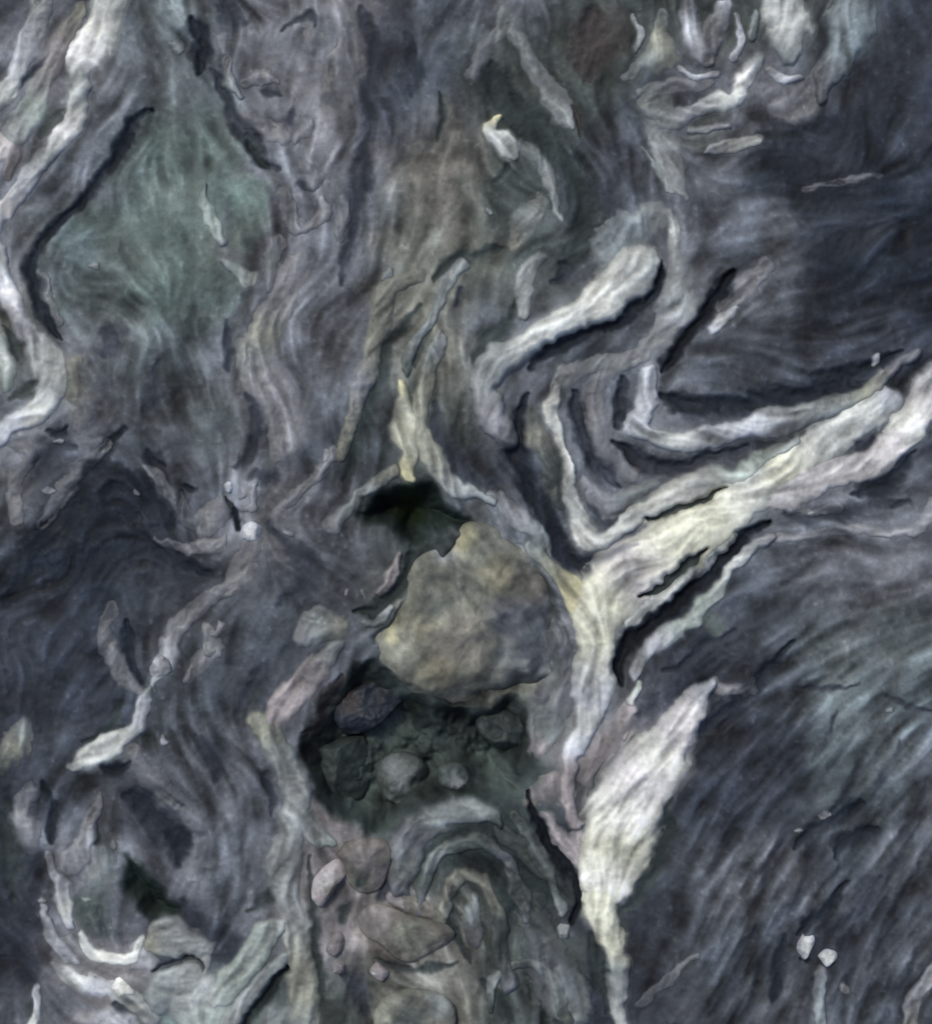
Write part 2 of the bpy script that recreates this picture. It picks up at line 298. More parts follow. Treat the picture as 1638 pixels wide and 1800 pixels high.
seam(6,'a',(930,690,12),(915,730,20),(910,780,24),(925,830,28),(945,880,36),(965,930,38),(1000,975,32),(1040,990,34),(1090,980,24),(1120,960,14))
seam(7,'a',(1160,455,8),(1158,490,12),(1135,530,16),(1080,570,22),(1010,595,22),(960,625,20),(930,655,18))
seam(9,'N',(1295,480,16),(1270,510,26),(1235,550,30),(1205,595,30),(1180,630,26),(1165,655,14))
seam(6,'a',(1165,690,16),(1200,712,32),(1260,712,36),(1330,700,38),(1400,690,38),(1470,672,34),(1530,648,20),(1590,610,12))
seam(7.2,'b',(1010,680,16),(1012,720,22),(1025,770,26),(1055,825,26),(1090,858,14))
seam(7.2,'b',(1090,660,18),(1092,710,26),(1085,745,24)); seam(7.2,'b',(1080,775,12),(1110,805,26),(1160,825,22),(1230,810,22),(1310,795,18))
seam(5,'b',(1035,865,12),(1050,900,14),(1085,915,14),(1120,895,10))
seam(7.2,'j',(1140,915,10),(1185,895,16),(1230,880,14),(1270,860,8))
seam(4,'b',(1500,775,10),(1516,782,22),(1532,776,10)); seam(5,'a',(1500,870,20),(1545,858,44),(1585,825,28),(1610,800,14))
seam(4,'b',(1380,905,20),(1420,915,24),(1470,905,26),(1530,890,20),(1600,880,16))
seam(8,'k',(1248,962,12),(1210,995,24),(1165,1030,24),(1125,1048,12))
seam(9,'N',(1350,918,12),(1305,940,26),(1270,985,30),(1222,1030,26),(1165,1083,24),(1095,1140,30),(1082,1180,24),(1085,1215,14))
seam(6,'b',(1290,1110,18),(1240,1130,20),(1200,1165,18),(1170,1180,10)); seam(5,'a',(1400,1130,14),(1355,1165,26),(1325,1205,24),(1290,1245,26),(1230,1290,28),(1205,1330,18))
seam(4,'b',(1160,1220,14),(1140,1240,26),(1110,1262,14)); seam(6,'k',(1125,1295,10),(1085,1335,16),(1050,1372,14),(1040,1400,10))
seam(5,'k',(1180,1400,18),(1165,1460,30),(1155,1530,26),(1125,1570,24),(1098,1600,26),(1100,1660,10)); 
seam(7,'N',(930,1390,14),(960,1480,28),(1000,1520,22),(1020,1570,24),(1010,1620,22))
seam(4,'k',(1035,1640,26),(1060,1720,26),(1070,1780,24))
seam(4,'a',(1520,1410,20),(1490,1422,28),(1445,1455,26),(1400,1490,14)); seam(4,'a',(1540,1455,16),(1500,1480,30),(1470,1510,16)); seam(4,'a',(1490,1550,12),(1455,1590,22),(1420,1620,20),(1405,1640,8))
seam(3,'b',(1550,1540,24),(1510,1590,26),(1470,1640,20)); seam(3,'b',(1335,1630,12),(1300,1690,20),(1275,1740,22),(1250,1790,14)); seam(3,'a',(1375,1650,16),(1365,1720,26),(1355,1760,14))
seam(5,'N',(1412,1690,10),(1424,1692,12)); seam(2,'b',(1400,1205,8),(1460,1208,12),(1510,1198,8)); seam(3,'b',(1560,1220,8),(1600,1240,12),(1640,1246,10))
seam(3,'b',(1420,250,60),(1450,270,100),(1480,290,60)); seam(3,'b',(1430,380,60),(1500,400,80),(1560,380,60))
# left side
seam(5,'k',(8,580,10),(26,605,18),(30,635,14)); seam(5,'j',(20,700,14),(50,690,26),(70,675,14)); seam(5,'a',(85,755,10),(105,765,18),(120,755,8))
seam(4,'b',(60,810,24),(90,800,44),(130,780,26)); seam(4,'a',(215,750,24),(190,780,20),(165,830,34),(120,900,44),(70,980,50),(20,1050,50))
seam(4,'a',(260,785,14),(272,805,24),(290,825,14)); seam(3,'b',(180,580,24),(205,600,44),(190,630,20)); seam(3,'b',(275,640,20),(275,690,30),(260,720,14))
seam(4,'a',(190,870,44),(240,880,70),(290,900,60),(310,930,24)); seam(4,'a',(60,1000,60),(130,1000,70),(200,980,50),(260,965,36),(310,985,30),(370,1010,28))
seam(6,'N',(405,872,10),(412,900,22),(418,935,22)); seam(4,'b',(450,835,20),(480,845,24)); seam(4,'a',(335,860,14),(342,865,14))
seam(4,'b',(405,560,14),(408,600,18),(404,648,16)); seam(3,'b',(440,690,14),(460,730,18),(450,780,16),(420,830,20))
seam(4,'a',(225,1100,16),(228,1150,22),(245,1195,14)); seam(3,'b',(20,1150,50),(60,1200,60),(80,1280,30)); seam(4,'k',(210,1235,20),(190,1280,22),(140,1300,14)); seam(4,'k',(252,1290,20),(264,1296,22))
seam(4,'a',(180,1345,14),(205,1350,30),(225,1340,14)); seam(3,'b',(350,1300,20),(385,1330,40),(380,1380,20)); seam(3,'a',(80,1380,22),(95,1440,22),(100,1480,12))
seam(5,'k',(10,1420,40),(15,1500,40),(20,1580,30)); seam(4,'b',(30,1650,44),(40,1720,40)); seam(4,'a',(215,1400,20),(270,1420,50),(310,1470,50),(320,1510,30))
seam(4,'k',(172,1450,10),(170,1475,12)); 
seam(4,'b',(330,1590,40),(370,1640,50),(400,1670,36),(360,1690,20)); seam(4,'k',(480,1555,14),(468,1580,22),(445,1610,14))
seam(9,'c',(268,1715,12),(290,1698,16),(325,1688,16),(350,1705,10)); seam(5,'b',(200,1770,14),(225,1775,18),(250,1770,10)); seam(9,'k',(508,1700,14),(480,1740,18),(440,1790,16),(415,1830,14))
seam(6,'k',(545,1510,10),(548,1560,14),(556,1620,16),(560,1690,18),(555,1750,18),(545,1800,20)); seam(6,'b',(600,1720,14),(625,1740,40),(640,1780,36)); seam(5,'k',(612,1590,14),(605,1620,14)); seam(5,'b',(685,1545,14),(672,1575,12))
seam(6,'k',(795,1560,10),(795,1590,16),(800,1620,18),(812,1660,14),(825,1690,8)); seam(4,'k',(790,1490,30),(765,1520,36),(745,1540,16)); seam(5,'k',(660,1690,8),(700,1703,12),(760,1705,12),(800,1690,10)); 
seam(4,'k',(860,1495,30),(900,1540,44),(950,1580,40),(990,1580,24)); seam(4,'k',(850,1720,20),(890,1770,30),(900,1800,26)); seam(3,'k',(900,1600,16),(950,1650,18))
seam(5,'B',(600,1180,14),(580,1225,26),(555,1270,22),(530,1290,10)); seam(4,'b',(470,1170,24),(440,1210,20),(420,1250,14)); seam(4,'b',(470,1360,14),(478,1400,14),(476,1430,8))
seam(7,'k',(722,970,30),(715,1005,32),(695,1045,26),(655,1072,20),(620,1075,10)); 
seam(5,'k',(910,990,14),(945,1020,20),(975,1060,22),(1000,1105,16),(1012,1140,10))
seam(4,'b',(480,920,20),(540,1010,50),(500,1060,40))

# sweeping laminae of the lower right
for k in range(16):
    bx, by = 1210 + 34 * k, 1290 + 26 * k
    seam(.9, 'b', *[(bx + 330 - 62 * j - (4 - j) ** 2 * 4 + 20 * math.sin(k * 2.1), by - 40 + 62 * j + j * j * 9 + 30 * math.sin(k * 1.7), 9 + 9 * ((k * 5 + j * 3) % 4) / 3) for j in range((k * 3) % 3, 5 + (k * 7) % 3)])
# guides for the grain of the rock only
GUIDE = [[(1638,300),(1400,420),(1250,520)],[(1638,480),(1450,560),(1300,620)],[(1638,1000),(1450,1040),(1300,1130)],[(1638,1150),(1480,1230),(1380,1330),(1260,1480),(1150,1700)],
 [(1638,1350),(1500,1450),(1380,1600),(1280,1800)],[(1638,1560),(1520,1700),(1460,1800)],[(680,0),(690,200),(670,400),(600,600),(560,800)],[(760,100),(780,300),(700,480)],[(840,520),(800,650),(830,780)],
 [(20,1000),(150,850),(260,830),(340,930)],[(500,900),(560,980),(640,1020)],[(300,300),(300,450),(360,560)],[(430,300),(430,500),(380,650),(400,780)],[(330,1200),(400,1330),(430,1500),(350,1600)],[(1200,600),(1400,600),(1600,540)],
 [(1500,60),(1560,200),(1500,320)],[(1638,100),(1600,250)],[(200,1100),(120,1200),(60,1350)],[(900,1500),(960,1600),(1030,1750)]]

COBBLE = [(790,945),(836,922),(890,938),(938,976),(976,1032),(998,1095),(1004,1155),(992,1212),(948,1238),(895,1224),(860,1226),(830,1250),(772,1250),(732,1215),(695,1172),(655,1145),(645,1112),(690,1078),(715,1030),(738,985),(770,965)]
# hollows: (outline, depth mm, dark colour painting in shade beyond the real depth)
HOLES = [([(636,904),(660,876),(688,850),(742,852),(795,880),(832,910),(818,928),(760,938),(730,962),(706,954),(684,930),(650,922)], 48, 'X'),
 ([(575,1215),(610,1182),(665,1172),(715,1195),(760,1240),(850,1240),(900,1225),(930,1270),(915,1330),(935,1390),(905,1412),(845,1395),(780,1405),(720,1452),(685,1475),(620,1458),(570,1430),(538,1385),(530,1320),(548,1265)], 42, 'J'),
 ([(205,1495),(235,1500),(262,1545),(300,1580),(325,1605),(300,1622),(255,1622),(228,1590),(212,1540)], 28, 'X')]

# softly edged colour patches of the rock itself: (x, y, rx, ry, angle, colour, strength)
PATCH = [(1450,280,150,90,-10,'a',.95),(1560,420,160,100,-10,'a',.85),(1590,250,80,220,0,'a',.7),(1380,620,140,40,-8,'b',.5),(160,960,170,110,-30,'a',.95),(60,1080,100,80,0,'b',.9),(300,1000,90,50,0,'b',.7),(230,900,80,40,0,'a',.6),(1290,1330,60,120,25,'b',.8),(1130,1640,60,120,0,'b',.5),(30,1540,50,200,0,'b',.8),(690,120,40,140,0,'b',.6),(1610,200,60,160,0,'b',.7),(840,830,60,60,0,'b',.6),(270,1440,60,50,30,'b',.7),(330,300,105,140,20,'g',1),(250,430,130,90,0,'g',.95),(440,370,40,70,10,'Z',.5),(330,500,110,70,10,'g',.85),(385,740,60,70,-20,'h',.8),(320,170,50,70,0,'h',.6),(180,470,80,60,0,'h',.5),
 (1590,1120,80,60,-20,'h',.9),(1450,1150,40,26,-20,'h',.7),(1560,1220,90,60,0,'h',.8),(1490,1320,60,60,0,'h',.7),(1250,1085,30,24,-40,'j',.8),(1250,1075,18,16,0,'g',.3),
 (740,440,70,50,20,'i',.8),(785,310,30,130,0,'l',.7),(690,590,40,90,20,'i',.5),(720,900,26,30,0,'M',.9),(130,690,40,60,0,'i',.6),(60,60,60,60,30,'m',.3),
 (150,90,70,40,-60,'d',.5),(240,130,50,90,20,'d',.6),(560,330,60,120,0,'e',.5),(470,170,70,80,0,'e',.4),(1230,40,200,30,0,'j',.6),(1600,200,70,150,0,'b',.8),(1480,260,110,80,0,'a',.5),
 (1500,420,120,90,0,'a',.35),(1340,430,90,60,-30,'c',.4),(1300,600,70,60,-30,'c',.6),(960,600,80,30,-30,'d',.4),(880,850,50,60,0,'c',.6),(600,600,60,120,0,'d',.6),(560,1000,100,60,-30,'c',.7),
 (1030,250,40,80,20,'j',.3),(1090,270,60,60,0,'d',.6),(1235,245,40,40,0,'i',.5),(920,1560,60,90,20,'k',.6),(980,1700,60,80,0,'j',.7),(870,1300,60,50,0,'k',.6),(960,1250,40,50,0,'T',.5),
 (640,1530,70,50,0,'m',.7),(610,1620,40,60,0,'m',.6),(720,1650,100,60,0,'l',.6),(720,1770,90,60,0,'i',.6),(400,1560,60,60,0,'d',.8),(400,1480,90,60,20,'d',.5),(160,1480,60,60,0,'e',.4),(40,1120,90,90,0,'b',.6),
 (1300,1400,90,120,20,'b',.5),(1330,1520,90,60,-30,'d',.5),(1250,1560,60,50,0,'d',.5),(1400,1560,40,50,0,'e',.5),(1590,1500,60,90,0,'d',.4),(1450,1010,150,40,-10,'d',.5),(1560,1700,80,80,0,'d',.4),
 (1060,60,50,60,0,'B',.6),(1130,330,60,40,0,'d',.5)]

# ------------------------------------------------------------------ survey grid and the fields on it
G = 2.2
X0, X1, Y0, Y1 = -200.0, MW + 200.0, -200.0, MH + 200.0
gx = np.arange(X0, X1 + G, G); gy = np.arange(Y0, Y1 + G, G)
NX, NY = len(gx), len(gy)
PX, PY = np.meshgrid(gx, gy)                  # [row y, col x]

def bil(F, x, y):
    u = np.clip((x - X0) / G, 0, NX - 1.001); v = np.clip((y - Y0) / G, 0, NY - 1.001)
    i = u.astype(np.int64); j = v.astype(np.int64); fu = u - i; fv = v - j
    if F.ndim == 3:
        fu = fu[..., None]; fv = fv[..., None]
    return (F[j, i] * (1 - fu) + F[j, i + 1] * fu) * (1 - fv) + (F[j + 1, i] * (1 - fu) + F[j + 1, i + 1] * fu) * fv

# irregular edges: shapes are looked up through a small warp
WX = fbm(PX, PY, 50, 1, 3) * 13 + fbm(PX, PY, 15, 4, 2) * 3
WY = fbm(PX, PY, 50, 9, 3) * 13 + fbm(PX, PY, 15, 12, 2) * 3

def stroke_field(pts, pad=1.6, wk=1.15):
    """relative distance t (1 at the edge) and index of the nearest spline sample, in a window of the grid"""
    Q = spline([(p[0], p[1], p[2] * wk) for p in pts])
    rad = Q[:, 2].max() / 2 * pad + 16
    i0 = max(0, int((Q[:, 0].min() - rad - X0) / G)); i1 = min(NX, int((Q[:, 0].max() + rad - X0) / G) + 2)
    j0 = max(0, int((Q[:, 1].min() - rad - Y0) / G)); j1 = min(NY, int((Q[:, 1].max() + rad - Y0) / G) + 2)
    sl = (slice(j0, j1), slice(i0, i1))
    x = PX[sl] + WX[sl]; y = PY[sl] + WY[sl]
    t = np.full(x.shape, 9.0); idx = np.zeros(x.shape, dtype=np.int32)
    for n in range(len(Q)):
        r = rad * 1.2
        a0 = max(0, int((Q[n, 0] - r - gx[i0]) / G)); a1 = int((Q[n, 0] + r - gx[i0]) / G) + 2
        b0 = max(0, int((Q[n, 1] - r - gy[j0]) / G)); b1 = int((Q[n, 1] + r - gy[j0]) / G) + 2
        if a1 <= 0 or b1 <= 0: continue
        xs = x[b0:b1, a0:a1]
        if xs.size == 0: continue
        d = np.hypot(xs - Q[n, 0], y[b0:b1, a0:a1] - Q[n, 1]) / (Q[n, 2] / 2)
        tt = t[b0:b1, a0:a1]; m = d < tt
        tt[m] = d[m]; idx[b0:b1, a0:a1][m] = n
    return sl, t, idx, Q

def poly_dist(poly):
    """signed distance (negative inside) in a window"""
    P = np.array([p[:2] for p in spline(list(poly) + [poly[0]], 8)])
    i0 = int((P[:, 0].min() - 60 - X0) / G); i1 = int((P[:, 0].max() + 60 - X0) / G)
    j0 = int((P[:, 1].min() - 60 - Y0) / G); j1 = int((P[:, 1].max() + 60 - Y0) / G)
    sl = (slice(j0, j1), slice(i0, i1))
    x = PX[sl] + WX[sl]; y = PY[sl] + WY[sl]
    d = np.full(x.shape, 1e9); ins = np.zeros(x.shape, bool)
    for n in range(len(P) - 1):
        ax, ay = P[n]; bx, by = P[n + 1]
        dx, dy = bx - ax, by - ay
        t = np.clip(((x - ax) * dx + (y - ay) * dy) / (dx * dx + dy * dy + 1e-9), 0, 1)
        d = np.minimum(d, np.hypot(x - ax - t * dx, y - ay - t * dy))
        if abs(dy) > 1e-9:
            ins ^= ((ay > y) != (by > y)) & (x < (bx - ax) * (y - ay) / dy + ax)
    return sl, np.where(ins, -d, d)

# grain direction (double-angle tensor) from the mapped bands
cs = 24.0
cx = np.arange(X0, X1 + cs, cs); cy = np.arange(Y0, Y1 + cs, cs)
CX, CY = np.meshgrid(cx, cy)
A = np.zeros(CX.shape); B = np.zeros(CX.shape); Wt = np.zeros(CX.shape) + 1e-6
lines = [(v[3], 1.0) for v in V if len(v[3]) > 2] + [(d[2], 0.8) for d in D if len(d[2]) > 2] + [(g, 1.6) for g in GUIDE]
for pts, w in lines:
    Q = spline([(p[0], p[1], 1.0) for p in pts], 16)
    T = np.gradient(Q[:, :2], axis=0)
    th = np.arctan2(T[:, 1], T[:, 0])
    for n in range(0, len(Q), 1):
        d2 = (CX - Q[n, 0]) ** 2 + (CY - Q[n, 1]) ** 2
        k = w * (np.exp(-d2 / (2 * 55.0 ** 2)) + 2e-3 * np.exp(-d2 / (2 * 300.0 ** 2)))
        A += k * math.cos(2 * th[n]); B += k * math.sin(2 * th[n]); Wt += k
A /= Wt; B /= Wt
def coarse(F):
    u = np.clip((PX - X0) / cs, 0, len(cx) - 1.001); v = np.clip((PY - Y0) / cs, 0, len(cy) - 1.001)
    i = u.astype(np.int64); j = v.astype(np.int64); fu = u - i; fv = v - j
    return (F[j, i] * (1 - fu) + F[j, i + 1] * fu) * (1 - fv) + (F[j + 1, i] * (1 - fu) + F[j + 1, i + 1] * fu) * fv
TH = 0.5 * np.arctan2(coarse(B), coarse(A)) + fbm(PX, PY, 90, 3, 3) * (1.0 - .8 * smooth(1120, 1250, PX) * smooth(1000, 1150, PY))
DX, DY = np.cos(TH), np.sin(TH)

def lic(F, n, step):
    acc = F.copy(); tot = 1.0
    for sgn in (1, -1):
        x = PX.copy(); y = PY.copy(); px = DX * sgn; py = DY * sgn
        for k in range(n):
            x += px * step; y += py * step
            ix = np.clip(((x - X0) / G).astype(np.int64), 0, NX - 1); iy = np.clip(((y - Y0) / G).astype(np.int64), 0, NY - 1)
            nx = DX[iy, ix]; ny = DY[iy, ix]
            s = np.sign(nx * px + ny * py); s[s == 0] = 1
            px = nx * s; py = ny * s
            w = 0.5 + 0.5 * math.cos(math.pi * (k + 1) / (n + 1))
            acc += w * F[iy, ix]; tot += w
    acc /= tot
    acc -= acc.mean()
    return acc / acc.std()

L1 = lic(fbm(PX, PY, 12, 5, 2), 11, 4.2)       # fine grain
L2 = lic(fbm(PX, PY, 27, 6, 2), 10, 6.0)     # bands
L3 = lic(fbm(PX, PY, 44, 8, 3), 4, 6.0)                 # short lenses
BL = fbm(PX, PY, 60, 15, 4)                              # blotches
PT = fbm(PX + 2 * WX, PY + 2 * WY, 30, 28, 3)             # patches
SP = fbm(PX, PY, 11, 18, 3)                              # specks

# base colour of the rock
palette = np.array([[K[ch] for ch in r] for r in rows], dtype=np.float64)
u = np.clip((PX + WX * 2 + fbm(PX, PY, 150, 20, 2) * 40) / 150.0, 0, 10.999); v = np.clip((PY + WY * 2 + fbm(PX, PY, 150, 22, 2) * 40) / 150.0, 0, 11.999)
i = u.astype(int); j = v.astype(int)
fu = (u - i)[..., None]; fv = (v - j)[..., None]
fu = fu * fu * (3 - 2 * fu); fv = fv * fv * (3 - 2 * fv)
C = (palette[j, i] * (1 - fu) + palette[j, i + 1] * fu) * (1 - fv) + (palette[j + 1, i] * (1 - fu) + palette[j + 1, i + 1] * fu) * fv
H = fbm(PX, PY, 420, 24, 3) * 10 + BL * 2.2             # millimetres

amp = np.ones(PX.shape)
for (x, y, rx, ry, ang, c, s) in PATCH:
    a = math.radians(ang); dx = PX + WX * 2 - x; dy = PY + WY * 2 - y
    e = ((dx * math.cos(a) + dy * math.sin(a)) / rx) ** 2 + ((-dx * math.sin(a) + dy * math.cos(a)) / ry) ** 2
    k = (s * smooth(1.5, 0.2, e))[..., None]
    C = C * (1 - k) + np.array(K[c], float) * k
    if c in 'ghZ': amp *= 1 - .5 * k[..., 0]

LM = np.clip(.75 + 1.1 * fbm(PX, PY, 130, 30, 3), .25, 1.4) * (.4 + .6 * amp) + .5 * smooth(1150, 1300, PX) * smooth(1050, 1250, PY)      # lamination is stronger in places
tone = 1 + amp * (0.11 * L2 + 0.10 * L3 + 0.20 * BL) + LM * (.11 * L1 + .09 * np.clip(L1 - 1.2, 0, 2)) + 0.11 * SP + .20 * PT * (.5 + .5 * amp)
C = C * np.clip(tone, .45, 1.7)[..., None]
tint = fbm(PX, PY, 90, 26, 3)[..., None]
C = C * (1 + tint * np.array([0.03, 0.0, -0.03])) + (np.clip(SP - .45, 0, 1) * 45)[..., None]
H += 0.5 * L2 + 0.32 * L1 * LM + 0.4 * L3 + 0.5 * SP

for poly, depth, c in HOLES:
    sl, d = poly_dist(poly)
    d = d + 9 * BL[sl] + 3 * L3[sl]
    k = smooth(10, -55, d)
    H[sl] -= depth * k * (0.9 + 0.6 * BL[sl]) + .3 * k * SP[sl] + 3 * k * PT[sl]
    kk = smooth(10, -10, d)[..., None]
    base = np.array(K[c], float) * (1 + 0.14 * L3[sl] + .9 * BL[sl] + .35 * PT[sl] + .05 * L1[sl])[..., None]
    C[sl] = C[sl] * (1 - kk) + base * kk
sl, d = poly_dist(COBBLE)
H[sl] -= 30 * smooth(-6, -36, d) * (1 - .6 * smooth(860, 970, PX[sl]))
a = smooth(1.4, .1, ((PX - 718) / 34) ** 2 + ((PY - 888) / 40) ** 2)[..., None] * .85   # moss-green tint in the upper hollow, with its shade painted in
C = C * (1 - a) + np.array(K['M'], float) * a

# veins: relief and colours; their border zones stain the rock beside them
VF = []
for n, (name, label, h, pts) in enumerate(V):
    sl, t, idx, Q = stroke_field([p[:3] for p in pts])
    Qc = spline([(p[0], p[1], p[2]) + tuple(float(z) for z in K[p[3]]) for p in pts])
    cc = Qc[idx, 3:6]
    te = t + 0.06 * L1[sl] + (0.34 * SP[sl] + .10 * L3[sl] if name == 'grey_band' else 0.07 * SP[sl])
    H[sl] += h * 0.25 * smooth(1.3, 0.3, te)
    VF.append((name, label, h, sl, te, cc))
    k = (0.7 * smooth(1.3, 0.8, te))[..., None]
    C[sl] = C[sl] * (1 - k) + cc * 0.86 * k
CUT = np.zeros(PX.shape)
for depth, c, pts in D:
    strong = c in 'NaB' or depth > 4.5
    sl, t, idx, Q = stroke_field(pts, wk=1.1 if strong else 1.15)
    n = L1[sl] * .06 + .18 * SP[sl]
    k = smooth(1.6, 0.3, t + n) if strong else (.9 if depth > 1 else np.clip(.5 + .9 * PT[sl], 0, .9)) * smooth(1.55, 0.25, t + n)
    H[sl] -= depth * (1.1 if strong else .7) * smooth(1.45, 0.0, t + n)
    kk = (k * .95)[..., None]
    C[sl] = C[sl] * (1 - kk) + np.array(K[c], float) * (1 + 0.12 * L1[sl] + .2 * BL[sl])[..., None] * kk
    if depth >= 4.8:
        CUT[sl] = np.maximum(CUT[sl], smooth(.95, .3, t + n))
C = np.clip(C, 14, 245)
HR = H * 0.001

# ------------------------------------------------------------------ materials
def rock_material(name, rough=0.7, bump=0.4, mott=0.11, spec=0.14, scale=1.0):
    m = bpy.data.materials.new(name); m.use_nodes = True
    nt = m.node_tree; bs = nt.nodes['Principled BSDF']
    at = nt.nodes.new('ShaderNodeAttribute'); at.attribute_name = 'tone'
    tc = nt.nodes.new('ShaderNodeTexCoord')
    n1 = nt.nodes.new('ShaderNodeTexNoise'); n1.inputs['Scale'].default_value = 190 * scale; n1.inputs['Detail'].default_value = 5
    n2 = nt.nodes.new('ShaderNodeTexNoise'); n2.inputs['Scale'].default_value = 55 * scale; n2.inputs['Detail'].default_value = 4
    nt.links.new(tc.outputs['Object'], n1.inputs['Vector']); nt.links.new(tc.outputs['Object'], n2.inputs['Vector'])
    mr = nt.nodes.new('ShaderNodeMapRange'); mr.inputs['From Min'].default_value = .25; mr.inputs['From Max'].default_value = .75
    mr.inputs['To Min'].default_value = 1 - mott * 1.3; mr.inputs['To Max'].default_value = 1 + mott * 1.3
    nt.links.new(n1.outputs['Fac'], mr.inputs['Value'])
    n3 = nt.nodes.new('ShaderNodeTexNoise'); n3.inputs['Scale'].default_value = 480 * scale; n3.inputs['Detail'].default_value = 4; n3.inputs['Roughness'].default_value = .7
    nt.links.new(tc.outputs['Object'], n3.inputs['Vector'])
    m3 = nt.nodes.new('ShaderNodeMapRange'); m3.inputs['From Min'].default_value = .25; m3.inputs['From Max'].default_value = .75
    m3.inputs['To Min'].default_value = 1 - mott; m3.inputs['To Max'].default_value = 1 + mott
    nt.links.new(n3.outputs['Fac'], m3.inputs['Value'])
    mm = nt.nodes.new('ShaderNodeMath'); mm.operation = 'MULTIPLY'
    nt.links.new(mr.outputs['Result'], mm.inputs[0]); nt.links.new(m3.outputs['Result'], mm.inputs[1])
    mx = nt.nodes.new('ShaderNodeVectorMath'); mx.operation = 'SCALE'
    nt.links.new(at.outputs['Color'], mx.inputs[0]); nt.links.new(mm.outputs['Value'], mx.inputs['Scale'])
    nt.links.new(mx.outputs['Vector'], bs.inputs['Base Color'])
    r2 = nt.nodes.new('ShaderNodeMapRange'); r2.inputs['From Min'].default_value = .3; r2.inputs['From Max'].default_value = .7
    r2.inputs['To Min'].default_value = rough - .16; r2.inputs['To Max'].default_value = rough + .16
    nt.links.new(n2.outputs['Fac'], r2.inputs['Value']); nt.links.new(r2.outputs['Result'], bs.inputs['Roughness'])
    bs.inputs['Specular IOR Level'].default_value = spec
    bp = nt.nodes.new('ShaderNodeBump'); bp.inputs['Strength'].default_value = bump; bp.inputs['Distance'].default_value = .0015
    nt.links.new(n1.outputs['Fac'], bp.inputs['Height']); nt.links.new(bp.outputs['Normal'], bs.inputs['Normal'])
    return m
M_ROCK = rock_material('folded_rock')
M_VEIN = rock_material('vein_mineral', rough=.55, bump=.25, mott=.07, spec=.32)
M_STONE = rock_material('loose_stone', rough=.62, bump=.4, mott=.13, spec=.2, scale=1.2)

def put_colour(me, rgb255):
    at = me.color_attributes.new('tone', 'FLOAT_COLOR', 'POINT')
    c = np.ones((len(me.vertices), 4), np.float32); c[:, :3] = lin(np.clip(rgb255, 8, 250)) * ALB
    at.data.foreach_set('color', c.ravel())

def make_mesh(name, co, quads, rgb, mat):
    me = bpy.data.meshes.new(name)
    me.vertices.add(len(co)); me.vertices.foreach_set('co', np.asarray(co, np.float32).ravel())
    nq = len(quads)
    me.loops.add(nq * 4); me.loops.foreach_set('vertex_index', np.asarray(quads, np.int32).ravel())
    me.polygons.add(nq)
    me.polygons.foreach_set('loop_start', np.arange(0, nq * 4, 4, dtype=np.int32))
    me.polygons.foreach_set('loop_total', np.full(nq, 4, np.int32))
    me.polygons.foreach_set('use_smooth', np.ones(nq, bool))
    me.update(calc_edges=True); me.validate()
    put_colour(me, rgb); me.materials.append(mat)
    o = bpy.data.objects.new(name, me); col.objects.link(o)
    return o

def wx(x): return (x - MW / 2) * S
def wy(y): return (MH / 2 - y) * S

# ------------------------------------------------------------------ the rock itself, running on beyond the picture
ext = np.cumsum(20.0 * 1.32 ** np.arange(24))
ax = np.concatenate([X0 - ext[::-1], gx, gx[-1] + ext]); ay = np.concatenate([Y0 - ext[::-1], gy, gy[-1] + ext])
def refl(a, lo, hi):
    w = hi - lo; b = np.mod(a - lo, 2 * w)
    return lo + np.where(b > w, 2 * w - b, b)
ne = len(ext)
AX, AY = np.meshgrid(ax, ay)
HX = np.zeros(AX.shape); CC = np.zeros(AX.shape + (3,))
HX[ne:-ne, ne:-ne] = HR; CC[ne:-ne, ne:-ne] = C
out = np.ones(AX.shape, bool); out[ne:-ne, ne:-ne] = False
rx_, ry_ = refl(AX[out], X0, gx[-1]), refl(AY[out], Y0, gy[-1])
HX[out] = bil(HR, rx_, ry_); CC[out] = bil(C, rx_, ry_)
co = np.stack([wx(AX), wy(AY), HX], -1).reshape(-1, 3)
r, c_ = AX.shape
ids = np.arange(r * c_).reshape(r, c_)
quads = np.stack([ids[:-1, :-1], ids[1:, :-1], ids[1:, 1:], ids[:-1, 1:]], -1).reshape(-1, 4)
rock = make_mesh('rock_face', co, quads, CC.reshape(-1, 3), M_ROCK)
rock['kind'] = 'structure'
rock['label'] = 'folded blue-grey foliated rock with pale veins and green patches'

